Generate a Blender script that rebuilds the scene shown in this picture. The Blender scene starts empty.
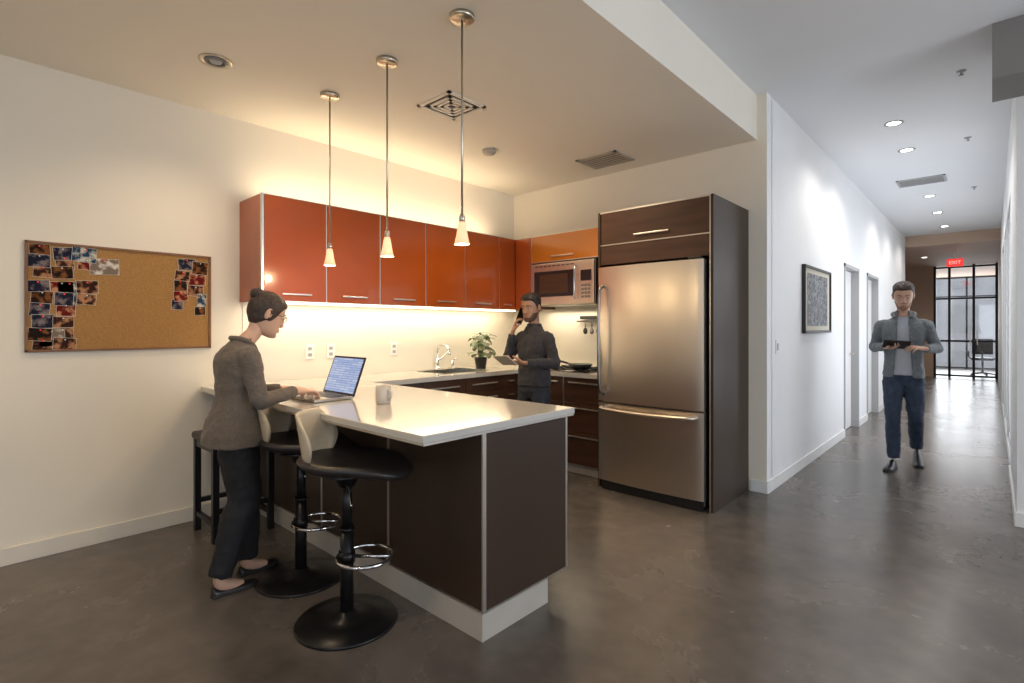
import bpy, bmesh, math, random
import numpy as np
from mathutils import Vector, Matrix
random.seed(4)
V=Vector
scene=bpy.context.scene

# ------------------------------------------------------------------ materials
def mat(name,col,rough=.5,metal=0.,var=0.,vscale=4.,bump=0.,bscale=60.,emit=None,estr=0.,stretch=None,col2=None,coat=0.,rvar=0.,trans=0.,spec=.5,detail=4,sheen=0.,p0=.3,p1=.7):
    m=bpy.data.materials.new(name); m.use_nodes=True
    nt=m.node_tree; n=nt.nodes; l=nt.links
    b=n['Principled BSDF']
    b.inputs['Base Color'].default_value=(*col,1)
    b.inputs['Roughness'].default_value=rough
    b.inputs['Metallic'].default_value=metal
    b.inputs['Coat Weight'].default_value=coat
    b.inputs['Coat Roughness'].default_value=.08
    b.inputs['Transmission Weight'].default_value=trans
    b.inputs['Specular IOR Level'].default_value=spec
    b.inputs['Sheen Weight'].default_value=sheen
    tc=n.new('ShaderNodeTexCoord'); mp=n.new('ShaderNodeMapping')
    l.new(tc.outputs['Object'],mp.inputs['Vector'])
    if stretch: mp.inputs['Scale'].default_value=stretch
    if var>0 or col2 or rvar>0:
        nz=n.new('ShaderNodeTexNoise'); nz.inputs['Scale'].default_value=vscale; nz.inputs['Detail'].default_value=detail
        l.new(mp.outputs[0],nz.inputs['Vector'])
        cr=n.new('ShaderNodeValToRGB'); cr.color_ramp.elements[0].position=p0; cr.color_ramp.elements[1].position=p1
        a=tuple(max(0,c*(1-var)) for c in col); c2=col2 if col2 else tuple(min(1,c*(1+var)) for c in col)
        cr.color_ramp.elements[0].color=(*a,1); cr.color_ramp.elements[1].color=(*c2,1)
        l.new(nz.outputs['Fac'],cr.inputs['Fac']); l.new(cr.outputs[0],b.inputs['Base Color'])
        if rvar>0:
            mr=n.new('ShaderNodeMapRange'); mr.inputs['To Min'].default_value=rough-rvar; mr.inputs['To Max'].default_value=rough+rvar
            l.new(nz.outputs['Fac'],mr.inputs['Value']); l.new(mr.outputs[0],b.inputs['Roughness'])
    if bump>0:
        nb=n.new('ShaderNodeTexNoise'); nb.inputs['Scale'].default_value=bscale; nb.inputs['Detail'].default_value=3
        l.new(mp.outputs[0],nb.inputs['Vector'])
        bp=n.new('ShaderNodeBump'); bp.inputs['Strength'].default_value=bump; bp.inputs['Distance'].default_value=.01
        l.new(nb.outputs['Fac'],bp.inputs['Height']); l.new(bp.outputs[0],b.inputs['Normal'])
    if emit:
        b.inputs['Emission Color'].default_value=(*emit,1); b.inputs['Emission Strength'].default_value=estr
    return m

def floor_mat():
    m=bpy.data.materials.new('polished_concrete'); m.use_nodes=True
    nt=m.node_tree;n=nt.nodes;l=nt.links;b=n['Principled BSDF']
    tc=n.new('ShaderNodeTexCoord')
    n1=n.new('ShaderNodeTexNoise');n1.inputs['Scale'].default_value=1.3;n1.inputs['Detail'].default_value=6;n1.inputs['Roughness'].default_value=.6;n1.inputs['Distortion'].default_value=.4
    n2=n.new('ShaderNodeTexNoise');n2.inputs['Scale'].default_value=9;n2.inputs['Detail'].default_value=6
    for q in(n1,n2): l.new(tc.outputs['Object'],q.inputs['Vector'])
    mx=n.new('ShaderNodeMix');mx.data_type='FLOAT';mx.inputs[0].default_value=.3
    l.new(n1.outputs['Fac'],mx.inputs[2]);l.new(n2.outputs['Fac'],mx.inputs[3])
    cr=n.new('ShaderNodeValToRGB')
    cr.color_ramp.elements[0].position=.34;cr.color_ramp.elements[0].color=(.078,.064,.053,1)
    cr.color_ramp.elements[1].position=.68;cr.color_ramp.elements[1].color=(.165,.140,.118,1)
    l.new(mx.outputs[0],cr.inputs['Fac']);l.new(cr.outputs[0],b.inputs['Base Color'])
    mr=n.new('ShaderNodeMapRange');mr.inputs['To Min'].default_value=.18;mr.inputs['To Max'].default_value=.34
    l.new(n1.outputs['Fac'],mr.inputs['Value']);l.new(mr.outputs[0],b.inputs['Roughness'])
    return m

M={}
M['floor']=floor_mat()
M['wallwarm']=mat('cream_plaster',(.80,.73,.61),.75,var=.02,vscale=1.5,bump=.04,bscale=90)
M['wall']=mat('white_plaster',(.82,.82,.82),.7,var=.015,vscale=1.5,bump=.04,bscale=90)
M['ceilk']=mat('kitchen_ceiling_paint',(.84,.78,.68),.8,var=.015,vscale=1.2)
M['ceilh']=mat('hall_ceiling_paint',(.80,.81,.83),.8,var=.015,vscale=1.2)
M['tan']=mat('tan_paint',(.55,.40,.30),.7,var=.03,vscale=2)
M['grey']=mat('grey_paint',(.22,.21,.20),.7,var=.02,vscale=2)
M['lgrey']=mat('light_grey_paint',(.42,.42,.42),.6,var=.02,vscale=2)
M['trim']=mat('white_trim_paint',(.80,.79,.77),.45,var=.01)
M['trimwarm']=mat('cream_trim_paint',(.74,.68,.58),.5,var=.01)
M['orange']=mat('burnt_orange_gloss',(.40,.074,.008),.22,var=.08,vscale=2.5,coat=.35)
M['orange2']=mat('amber_orange_gloss',(.52,.16,.012),.22,var=.08,vscale=2.5,coat=.35)
M['brown']=mat('dark_brown_laminate',(.046,.027,.017),.40,var=.12,vscale=3,coat=.05,stretch=(1,1,.2),spec=.35)
M['brownw']=mat('dark_walnut',(.065,.029,.016),.3,var=.25,vscale=6,coat=.2,stretch=(.4,.4,3))
M['carc']=mat('cabinet_carcass',(.12,.05,.03),.5,var=.05)
M['alu']=mat('brushed_aluminium',(.72,.68,.62),.35,1,var=.05,vscale=30,stretch=(1,1,8))
M['plinth']=mat('plinth_metal',(.62,.57,.50),.4,.3,var=.04,vscale=8)
M['counter']=mat('white_quartz',(.56,.53,.475),.12,var=.03,vscale=40,coat=.3)
M['steel']=mat('stainless_steel',(.74,.67,.58),.30,1,var=.02,vscale=60,stretch=(6,6,.12),rvar=.02,detail=2)
M['steeld']=mat('dark_steel',(.25,.24,.23),.3,1,var=.04)
M['chrome']=mat('chrome',(.8,.8,.8),.1,1,var=.01)
M['nickel']=mat('brushed_nickel',(.62,.56,.46),.3,1,var=.04,vscale=40)
M['vent']=mat('vent_grey_metal',(.42,.38,.32),.5,.1,var=.04)
M['ventl']=mat('vent_cream_metal',(.78,.72,.62),.5,var=.03)
M['ventd']=mat('vent_duct_shadow',(.10,.08,.06),.8,var=.03)
M['black']=mat('black_plastic',(.012,.012,.013),.4,var=.1)
M['blackm']=mat('black_metal',(.02,.019,.02),.3,.6,var=.1)
M['blackg']=mat('black_glass',(.01,.01,.012),.07,var=.05,coat=.6)
M['leather']=mat('black_leather',(.022,.018,.017),.38,var=.15,vscale=10,bump=.15,bscale=120)
M['creamw']=mat('cream_plywood',(.55,.46,.33),.4,var=.06,vscale=5,stretch=(1,1,6))
M['cork']=mat('cork',(.36,.185,.055),.85,var=.18,vscale=130,bump=.3,bscale=160,detail=6)
M['wood']=mat('oak_frame',(.20,.085,.03),.5,var=.15,vscale=12)
M['white']=mat('white_plastic',(.82,.81,.78),.35,var=.01)
M['ceram']=mat('glazed_ceramic',(.58,.52,.45),.18,var=.02,coat=.4)
M['leaf']=mat('leaf_green',(.05,.10,.03),.45,var=.3,vscale=25,col2=(.30,.36,.18))
M['skinf']=mat('skin_fair',(.60,.36,.25),.5,var=.04,vscale=14)
M['skinm']=mat('skin_light',(.62,.37,.26),.5,var=.04,vscale=14)
M['skint']=mat('skin_tan',(.42,.22,.13),.5,var=.04,vscale=14)
M['lips']=mat('lips',(.42,.17,.13),.4,var=.05)
M['lipst']=mat('lips_tan',(.28,.11,.08),.4,var=.05)
M['hairb']=mat('hair_dark_brown',(.036,.019,.012),.5,var=.4,vscale=60,bump=.5,bscale=150)
M['hairk']=mat('hair_black',(.014,.010,.008),.45,var=.3,vscale=60,bump=.5,bscale=150)
M['stub']=mat('beard_stubble',(.34,.19,.13),.7,var=.25,vscale=160)
M['stubk']=mat('beard_dark_stubble',(.12,.06,.037),.7,var=.3,vscale=160)
M['eyew']=mat('eye_white',(.7,.66,.62),.2,var=.01)
M['iris']=mat('iris_brown',(.03,.015,.01),.15,var=.1)
M['blazer']=mat('taupe_tweed',(.130,.102,.080),.85,var=.28,vscale=180,bump=.4,bscale=40,sheen=.1)
M['blkcloth']=mat('black_trousers',(.010,.010,.012),.8,var=.2,vscale=30,bump=.3,bscale=25)
M['jeans']=mat('dark_denim',(.034,.052,.090),.8,var=.3,vscale=25,bump=.35,bscale=30,stretch=(1,1,.5))
M['jeansk']=mat('black_denim',(.020,.024,.034),.8,var=.25,vscale=25,bump=.35,bscale=30)
M['sweater']=mat('charcoal_sweater',(.036,.033,.037),.9,var=.2,vscale=60,bump=.4,bscale=30,sheen=.1)
M['cardigan']=mat('grey_cardigan',(.17,.19,.205),.9,var=.2,vscale=80,bump=.4,bscale=30,sheen=.1)
M['tee']=mat('light_grey_tshirt',(.46,.49,.54),.85,var=.05,vscale=20,bump=.3,bscale=25)
M['shoe']=mat('black_shoe_leather',(.014,.012,.012),.35,var=.1)
M['sole']=mat('rubber_sole',(.03,.027,.024),.7,var=.1)
M['paper']=mat('paper',(.62,.57,.46),.7,var=.02)
M['bulb']=mat('bulb_glow',(1,.8,.5),.4,emit=(1,.70,.36),estr=25)
M['shade']=mat('frosted_glass_shade',(.9,.65,.48),.3,emit=(1,.40,.18),estr=.9)
M['dlh']=mat('downlight_lens_lit',(1,1,1),.4,emit=(1,.95,.88),estr=9)
M['dloff']=mat('downlight_reflector',(.40,.38,.34),.25,.8,var=.02)
M['ledwarm']=mat('led_strip',(1,.85,.6),.4,emit=(1,.82,.56),estr=5)
M['red']=mat('exit_red',(.5,.02,.015),.4,emit=(1,.05,.04),estr=.7)
M['sinkst']=mat('sink_steel',(.5,.5,.48),.3,1,var=.03)
g=bpy.data.materials.new('clear_glass');g.use_nodes=True
nt=g.node_tree;nt.nodes.clear()
o=nt.nodes.new('ShaderNodeOutputMaterial');mx=nt.nodes.new('ShaderNodeMixShader');t=nt.nodes.new('ShaderNodeBsdfTransparent');gl=nt.nodes.new('ShaderNodeBsdfGlossy')
gl.inputs['Roughness'].default_value=.03;mx.inputs[0].default_value=.08
nt.links.new(t.outputs[0],mx.inputs[1]);nt.links.new(gl.outputs[0],mx.inputs[2]);nt.links.new(mx.outputs[0],o.inputs[0])
M['glass']=g
# laptop display
sm=mat('laptop_display',(.1,.12,.2),.2); nt=sm.node_tree;b=nt.nodes['Principled BSDF']
tc=nt.nodes.new('ShaderNodeTexCoord');mpn=nt.nodes.new('ShaderNodeMapping');mpn.inputs['Rotation'].default_value=(math.pi/2,0,0);bk=nt.nodes.new('ShaderNodeTexBrick')
bk.inputs['Scale'].default_value=9;bk.inputs['Color1'].default_value=(.38,.52,.85,1);bk.inputs['Color2'].default_value=(.66,.76,.95,1);bk.inputs['Mortar'].default_value=(.10,.20,.50,1)
bk.inputs['Mortar Size'].default_value=.05;bk.inputs['Brick Width'].default_value=3;bk.inputs['Row Height'].default_value=.6
nt.links.new(tc.outputs['Generated'],mpn.inputs[0]);nt.links.new(mpn.outputs[0],bk.inputs['Vector']);nt.links.new(bk.outputs[0],b.inputs['Emission Color']);b.inputs['Emission Strength'].default_value=.55
M['screen']=sm
# abstract artwork
am=mat('abstract_ink_print',(.1,.1,.1),.5);nt=am.node_tree;b=nt.nodes['Principled BSDF']
tc=nt.nodes.new('ShaderNodeTexCoord');vo=nt.nodes.new('ShaderNodeTexVoronoi');vo.feature='DISTANCE_TO_EDGE';vo.inputs['Scale'].default_value=7
nz=nt.nodes.new('ShaderNodeTexNoise');nz.inputs['Scale'].default_value=6;nz.inputs['Detail'].default_value=5
nt.links.new(tc.outputs['Object'],nz.inputs['Vector']);nt.links.new(nz.outputs['Color'],vo.inputs['Vector'])
cr=nt.nodes.new('ShaderNodeValToRGB');cr.color_ramp.elements[0].position=.02;cr.color_ramp.elements[0].color=(.015,.015,.02,1);cr.color_ramp.elements[1].position=.22;cr.color_ramp.elements[1].color=(.24,.25,.26,1)
nt.links.new(vo.outputs['Distance'],cr.inputs['Fac']);nt.links.new(cr.outputs[0],b.inputs['Base Color'])
M['art']=am
photo_cols=[((.035,.010,.006),(.42,.20,.10)),((.01,.012,.03),(.20,.16,.16)),((.14,.006,.006),(.50,.24,.12)),((.012,.006,.003),(.20,.07,.02)),((.02,.05,.10),(.55,.52,.45)),((.22,.16,.12),(.66,.60,.52))]
PH=[mat('photo_print_%d'%i,a,.75,var=.1,vscale=30,col2=c,detail=3,p0=.45,p1=.62,spec=.15) for i,(a,c) in enumerate(photo_cols)]

# ------------------------------------------------------------------ builder
def catmull(pts,n):
    pts=[np.array(p,float) for p in pts]
    P=[2*pts[0]-pts[1]]+pts+[2*pts[-1]-pts[-2]]
    out=[]
    for i in range(1,len(P)-2):
        for k in range(n):
            t=k/n
            out.append(.5*((2*P[i])+(-P[i-1]+P[i+1])*t+(2*P[i-1]-5*P[i]+4*P[i+1]-P[i+2])*t*t+(-P[i-1]+3*P[i]-3*P[i+1]+P[i+2])*t**3))
    out.append(pts[-1]); return out

class B:
    def __init__(s,name): s.name=name; s.bm=bmesh.new(); s.mats=[]
    def merge(s,tb,m,smooth=False,mx=None):
        if mx is not None: bmesh.ops.transform(tb,matrix=mx,verts=tb.verts)
        if m not in s.mats: s.mats.append(m)
        i=s.mats.index(m)
        bmesh.ops.recalc_face_normals(tb,faces=tb.faces)
        for f in tb.faces: f.material_index=i; f.smooth=smooth
        me=bpy.data.meshes.new('t'); tb.to_mesh(me); tb.free(); s.bm.from_mesh(me); bpy.data.meshes.remove(me)
    def box(s,x0,x1,y0,y1,z0,z1,m,bev=0.,mx=None,seg=2):
        tb=bmesh.new()
        bmesh.ops.create_cube(tb,size=1,matrix=Matrix.Translation(((x0+x1)/2,(y0+y1)/2,(z0+z1)/2))@Matrix.Diagonal((abs(x1-x0),abs(y1-y0),abs(z1-z0),1)))
        if bev>0: bmesh.ops.bevel(tb,geom=tb.edges[:],offset=bev,segments=seg,affect='EDGES',profile=.5)
        s.merge(tb,m,False,mx)
    def loft(s,rings,m,smooth=True,mx=None,cap=True,closed=True):
        tb=bmesh.new(); R=[[tb.verts.new(tuple(float(c) for c in v)) for v in r] for r in rings]
        n=len(R[0])
        for a,b in zip(R[:-1],R[1:]):
            for i in range(n if closed else n-1):
                j=(i+1)%n
                tb.faces.new((a[i],a[j],b[j],b[i]))
        if cap and closed:
            tb.faces.new(R[0][::-1]); tb.faces.new(R[-1])
        s.merge(tb,m,smooth,mx)
    def tube(s,pts,rad,m,seg=12,sub=0,smooth=True,mx=None,rnd=False):
        pts=[V(p) for p in pts]
        if not hasattr(rad,'__len__'): rad=[rad]*len(pts)
        if sub:
            q=catmull([(*p,r) for p,r in zip(pts,rad)],sub)
            pts=[V(a[:3]) for a in q]; rad=[max(1e-4,a[3]) for a in q]
        else: rad=list(rad)
        if rnd:
            d0=(pts[0]-pts[1]).normalized(); d1=(pts[-1]-pts[-2]).normalized(); r0,r1=rad[0],rad[-1]
            a=[];ar=[]
            for th in (80,60,40,20): a.append(pts[0]+d0*r0*math.sin(math.radians(th)));ar.append(r0*math.cos(math.radians(th)))
            c=[];cr_=[]
            for th in (20,40,60,80): c.append(pts[-1]+d1*r1*math.sin(math.radians(th)));cr_.append(r1*math.cos(math.radians(th)))
            pts=a+pts+c; rad=ar+rad+cr_
        rings=[];N=None
        for i,p in enumerate(pts):
            t=(pts[min(i+1,len(pts)-1)]-pts[max(i-1,0)]).normalized()
            if N is None: N=t.orthogonal().normalized()
            else:
                N=(N-t*N.dot(t)); N=N.normalized() if N.length>1e-6 else t.orthogonal().normalized()
            Bn=t.cross(N)
            rings.append([p+N*math.cos(2*math.pi*k/seg)*rad[i]+Bn*math.sin(2*math.pi*k/seg)*rad[i] for k in range(seg)])
        s.loft(rings,m,smooth,mx)
    def cyl(s,x,y,z0,z1,r,m,r2=None,seg=32,mx=None):
        r2=r if r2 is None else r2
        tb=bmesh.new()
        bmesh.ops.create_cone(tb,cap_ends=True,segments=seg,radius1=r,radius2=r2,depth=z1-z0,matrix=Matrix.Translation((x,y,(z0+z1)/2)))
        s.merge(tb,m,False,mx)
        s.bm.faces.ensure_lookup_table()
        for f in s.bm.faces[-(seg+2):]:
            if len(f.verts)==4: f.smooth=True
    def lathe(s,prof,m,x=0,y=0,seg=40,mx=None,smooth=True,cap=True):
        rings=[[(x+r*math.cos(2*math.pi*k/seg),y+r*math.sin(2*math.pi*k/seg),z) for k in range(seg)] for r,z in prof]
        s.loft(rings,m,smooth,mx,cap)
    def ell(s,c,r,m,mx=None,u=24,v=16):
        tb=bmesh.new(); bmesh.ops.create_uvsphere(tb,u_segments=u,v_segments=v,radius=1,matrix=Matrix.Translation(c)@Matrix.Diagonal((r[0],r[1],r[2],1)))
        s.merge(tb,m,True,mx)
    def torus(s,c,R,r,m,mx=None,a0=0,a1=360,n=40,seg=10,axis='z',sy=1.):
        pts=[]
        for k in range(n+1):
            a=math.radians(a0+(a1-a0)*k/n); x,y=R*math.cos(a),R*math.sin(a)*sy
            pts.append(V(c)+V({'z':(x,y,0),'y':(x,0,y),'x':(0,x,y)}[axis]))
        s.tube(pts,r,m,seg=seg,mx=mx)
    def done(s,parent=None,loc=None,rot=None):
        me=bpy.data.meshes.new(s.name); s.bm.to_mesh(me); s.bm.free()
        for m in s.mats: me.materials.append(m)
        ob=bpy.data.objects.new(s.name,me); scene.collection.objects.link(ob)
        if parent: ob.parent=parent
        if loc: ob.location=loc
        if rot is not None: ob.rotation_euler=(0,0,rot)
        return ob

def empty(name,loc=(0,0,0),rz=0):
    e=bpy.data.objects.new(name,None); e.empty_display_size=.1; e.location=loc; e.rotation_euler=(0,0,rz); scene.collection.objects.link(e); return e

# ------------------------------------------------------------------ room shell
XL=-4.14; YB=4.55; XH=-1.356; ZK=2.90; ZH=3.27; Y0=-3.2; XR=4.0; YE=13.76; YS=18.6; YF=23.0
def simple(name,x0,x1,y0,y1,z0,z1,m,bev=0):
    b=B(name); b.box(x0,x1,y0,y1,z0,z1,m,bev); return b.done()
simple('floor',XL-.15,XR+.15,Y0-.15,YF,-.12,0,M['floor'])
simple('wall_left',XL-.12,XL,Y0-.12,YB+.12,0,ZH+.1,M['wallwarm'])
b=B('wall_kitchen_back'); b.box(XL,XH,YB,YB+.12,0,ZH+.1,M['wallwarm']); b.done()
simple('ceiling_kitchen',XL,-1.43,Y0,YB,ZK,ZH-.001,M['ceilk'])
simple('ceiling_hall',XL-.12,XR+.12,Y0-.12,YE,ZH,ZH+.12,M['ceilh'])
b=B('wall_hall_left')
ops=[(7.55,8.50),(9.15,10.15)]
b.box(XH,XH+.004,YB,YB+.13,0,ZH,M['wall'])
y=YB+.12
for a,c in ops:
    b.box(XH-.14,XH+.004,y,a,0,ZH,M['wall']); b.box(XH-.14,XH+.004,a,c,2.16,ZH,M['wall']); y=c
b.box(XH-.14,XH+.004,y,YE,0,ZH,M['wall'])
b.done()
XH+=.004
for i,(a,c) in enumerate(ops):
    b=B('door_%d'%(i+1))
    b.box(XH-.115,XH-.075,a+.045,c-.045,.008,2.11,M['trim'],.002)
    for (p,q) in ((a+.001,a+.042),(c-.042,c-.001)): b.box(XH-.14,XH+.012,p,q,0,2.155,M['lgrey'])
    b.box(XH-.14,XH+.012,a+.001,c-.001,2.115,2.155,M['lgrey'])
    b.cyl(0,0,0,.05,.01,M['nickel'],mx=Matrix.Translation((XH-.075,c-.12,1.0))@Matrix.Rotation(math.pi/2,4,'Y'))
    b.box(XH-.035,XH-.022,c-.24,c-.11,.99,1.01,M['nickel'],.003)
    b.done()
simple('ceiling_far',XL,XR,YE,YF,3.05,ZH+.12,M['tan'])
simple('wall_far_left',XL-.12,XL,YE,YF,0,3.05,M['tan'])
simple('wall_far_side',XL,XH-.145,YE-.12,YE,0,3.05,M['wall'])
simple('wall_far_end',XL,-1.20,YS,YS+.12,0,3.05,M['tan'])
b=B('window_frame_storefront')
for x in (-1.17,-.86,-.36,.09): b.box(x-.028,x+.028,YS,YS+.07,0,3.05,M['blackm'])
for z in (.06,1.0,2.15,3.0): b.box(-1.17,.11,YS+.01,YS+.06,z-.025,z+.025,M['blackm'])
for x in (-.43,-.29): b.box(x-.01,x+.01,YS-.05,YS-.03,.9,1.3,M['nickel']); 
for x in (-.43,-.29):
    for z in (.92,1.28): b.box(x-.008,x+.008,YS-.04,YS+.03,z-.008,z+.008,M['nickel'])
b.box(-1.14,.1,YS+.03,YS+.036,.05,3.0,M['glass'])
b.done()
b=B('window_frame_office')
for x in (-4,-2.6,-1.6,-.62,.1,1.5,3): b.box(x-.025,x+.025,YF-.08,YF,0,3.05,M['blackm'])
for z in (.03,.9,2.4,3.02): b.box(-4,4,YF-.07,YF-.01,z-.02,z+.02,M['blackm'])
b.done()
fac=mat('facade_render',(.50,.49,.50),.8,var=.05)
b=B('neighbour_building'); b.box(-12,12,32,33,-3,5.5,fac)
for x in np.arange(-11,11,1.6):
    for z in (-1,1.1,3.2): b.box(x,x+.9,31.95,32.05,z,z+1.3,M['lgrey'])
b.done()
simple('ground_outside',-14,14,YF,34,-3.2,-3,fac)
b=B('wall_hall_right')
gl_=[(6.67,8.30),(8.45,10.07),(10.22,11.85)]
y=4.95
for a,c in gl_:
    b.box(.125,.26,y,a,0,ZH,M['wall']); b.box(.125,.26,a,c,2.6,ZH,M['wall']); b.box(.125,.26,a,c,0,.1,M['wall']); y=c
b.box(.125,.26,y,YF,0,ZH,M['wall']); b.done()
for a,c in gl_:
    b=B('window_hall')
    for p,q in ((a+.001,a+.05),(c-.05,c-.001),((a+c)/2-.02,(a+c)/2+.02)): b.box(.14,.20,p,q,.101,2.599,M['lgrey'])
    b.box(.14,.20,a+.05,c-.05,2.54,2.599,M['lgrey']); b.box(.14,.20,a+.05,c-.05,.101,.16,M['lgrey'])
    b.box(.165,.171,a+.05,c-.05,.16,2.54,M['glass']); b.done()
simple('wall_right_return',.26,XR,4.95,5.07,0,ZH,M['wall'])
simple('trim_beam',.0,XR,4.48,4.948,2.92,ZH-.002,M['grey'])
simple('wall_side_office',2.6,2.72,5.07,YE,0,ZH,M['wall'])
def winwall(name,axis,fixed,a0,a1,wins,zs=(.7,2.7)):
    b=B(name)
    def bx(p,q,z0,z1,m=M['wall'],t=.12,off=0):
        if axis=='y': b.box(p,q,fixed-t+off,fixed+off,z0,z1,m)
        else: b.box(fixed+off,fixed+t+off,p,q,z0,z1,m)
    c=a0
    for (p,q) in wins:
        bx(c,p,0,ZH); bx(p,q,0,zs[0]); bx(p,q,zs[1],ZH); c=q
    bx(c,a1,0,ZH); b.done()
    for i,(p,q) in enumerate(wins):
        w=B('window_frame_%s'%name[5:])
        for k in range(4):
            x=p+(q-p)*k/3
            if axis=='y': w.box(x-.025,x+.025,fixed-.08,fixed-.03,zs[0],zs[1],M['blackm'])
            else: w.box(fixed+.03,fixed+.08,x-.025,x+.025,zs[0],zs[1],M['blackm'])
        w.done()
winwall('wall_behind','y',Y0,XL,XR,[(-.6,3.4)])
winwall('wall_right','x',XR,Y0,4.95,[(-2.6,.4),(1.2,4.4)])
b=B('baseboard_left'); b.box(XL+.001,XL+.015,Y0,1.555,0,.10,M['trimwarm'],.003); b.done()
b=B('baseboard_hall_left')
for a,c in ((4.55,7.55),(8.5,9.15),(10.15,YE)): b.box(XH,XH+.014,a,c,0,.10,M['trim'],.003)
b.done()
b=B('baseboard_back'); b.box(-1.478,XH+.010,YB-.014,YB,0,.10,M['trim'],.003); b.done()
b=B('baseboard_hall_right'); b.box(.111,.125,4.95,6.6,0,.10,M['trim'],.003); b.box(.111,.5,4.936,4.95,0,.10,M['trim'],.003); b.done()

# ------------------------------------------------------------------ kitchen peninsula
PX=-1.60; PY=1.565
XK=XL+.008
b=B('kitchen_peninsula')
b.box(XK,PX-.02,PY+.02,2.16,.13,.895,M['carc'])
b.box(XK,PX-.012,PY+.006,2.02,0,.13,M['plinth'])
edges=[PX,-2.30,-3.0,-3.70,XK]
for i in range(4):
    x1,x0=edges[i],edges[i+1]
    b.box(x0+.008,x1-.008,PY,PY+.02,.137,.892,M['brown'],.001)
for x in edges[:-1]: b.box(x-.008,x+.008 if x!=PX else x,PY-.003,PY+.018,.132,.897,M['alu'])
b.box(PX-.02,PX,PY+.018,2.15,.137,.892,M['brown'],.001)
b.box(PX-.022,PX+.002,2.148,2.162,.132,.897,M['alu'])
b.box(PX-.02,PX+.002,PY,2.16,.128,.137,M['alu'])
b.box(XK,PX,PY-.002,PY+.02,.128,.137,M['alu'])
b.box(XK,PX,1.244,2.23,.905,.937,M['counter'],.004)
b.box(XK,PX-.004,1.25,2.225,.896,.905,M['alu'])
b.done()

XF=-3.50; YK=YB-.008
b=B('base_cabinet_run')
b.box(XK,XF-.02,2.235,YK,.10,.735,M['carc'])
b.box(XK,-4.03,2.235,YK,.735,.895,M['carc']); b.box(-3.60,XF-.02,2.235,YK,.735,.895,M['carc'])
b.box(XK,XF-.06,2.235,YK,0,.10,M['plinth'])
ys=[2.24,2.72,3.20,3.68,3.92]
for a,c in zip(ys[:-1],ys[1:]):
    b.box(XF-.02,XF,a+.003,c-.003,.105,.76,M['brownw'],.001)
    b.box(XF-.02,XF,a+.003,c-.003,.766,.892,M['brownw'],.001)
    for z in (.83,.70): b.box(XF+.002,XF+.02,a+.08,c-.08,z-.006,z+.006,M['alu'],.002)
b.box(XF-.02,-2.49,3.95,YK,.10,.895,M['carc'])
b.box(XF-.02,-2.49,4.0,YK,0,.10,M['plinth'])
for a,c in ((-3.48,-2.95),(-2.945,-2.492)):
    for z0,z1 in ((.105,.40),(.405,.66),(.665,.892)):
        b.box(a+.003,c-.003,3.93,3.95,z0,z1,M['brownw'],.001)
        b.box(a+.06,c-.06,3.912,3.928,z1-.05,z1-.038,M['alu'],.002)
    b.box(c-.004,c+.002,3.928,3.95,.10,.895,M['alu'])
sx0,sx1,sy0,sy1=-4.02,-3.62,3.05,3.62
for (p,q,r,t) in ((XK,XF+.02,2.231,sy0),(XK,XF+.02,sy1,YK),(XK,sx0,sy0,sy1),(sx1,XF+.02,sy0,sy1)):
    b.box(p,q,r,t,.898,.937,M['counter'])
b.box(XF+.02,-2.492,3.91,YK,.898,.937,M['counter'])
b.done()
b=B('kitchen_sink')
sa,sb,sc_,sd=sx0+.002,sx1-.002,sy0+.002,sy1-.002
b.box(sa,sb,sc_,sd,.74,.745,M['sinkst'])
for (p,q,r,t) in ((sa,sa+.006,sc_,sd),(sb-.006,sb,sc_,sd),(sa,sb,sc_,sc_+.006),(sa,sb,sd-.006,sd)): b.box(p,q,r,t,.745,.941,M['sinkst'])
b.cyl((sx0+sx1)/2,(sy0+sy1)/2,.745,.75,.035,M['chrome'])
b.done()
b=B('kitchen_faucet')
fx,fy=-4.07,3.34
b.cyl(fx,fy,.937,.955,.028,M['chrome']); b.cyl(fx,fy,.955,1.05,.019,M['chrome'])
b.tube([(fx,fy,1.04),(fx,fy,1.12),(fx+.03,fy,1.17),(fx+.10,fy,1.185),(fx+.17,fy,1.15),(fx+.185,fy,1.09)],[.013,.012,.012,.012,.012,.012],M['chrome'],sub=5)
b.tube([(fx,fy+.015,1.03),(fx+.01,fy+.07,1.06),(fx+.02,fy+.12,1.11)],[.010,.008,.007],M['chrome'],sub=3,rnd=True)
b.cyl(fx+.01,fy+.19,.937,1.02,.014,M['chrome']); b.tube([(fx+.01,fy+.19,1.02),(fx+.06,fy+.19,1.04)],.008,M['chrome'],rnd=True)
b.done()

# upper cabinets
UX=-3.737; UZ0,UZ1=1.54,2.29
b=B('upper_cabinets')
b.box(XL+.002,UX-.02,1.512,YB-.002,UZ0+.012,UZ1-.002,M['carc'])
b.box(XL+.002,UX,1.508,1.522,UZ0,UZ1,M['orange'],.001)
b.box(UX-.022,UX+.003,1.505,1.520,UZ0-.002,UZ1+.002,M['alu'])
ys=[1.52,1.99,2.465,2.94,3.415,3.89,4.13]
for i,(a,c) in enumerate(zip(ys[:-1],ys[1:])):
    b.box(UX-.02,UX,a+.006,c-.006,UZ0+.006,UZ1-.006,M['orange'],.001)
    b.box(UX-.018,UX-.004,a-.004,a+.004,UZ0,UZ1,M['alu'])
    w=.11 if c-a>.3 else .05
    b.box(UX+.002,UX+.018,(a+c)/2-w,(a+c)/2+w,UZ0+.048,UZ0+.060,M['alu'],.002)
b.box(UX-.02,UX+.001,1.51,4.13,UZ1-.005,UZ1,M['alu']); b.box(UX-.02,UX+.001,1.51,4.13,UZ0,UZ0+.005,M['alu'])
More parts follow.
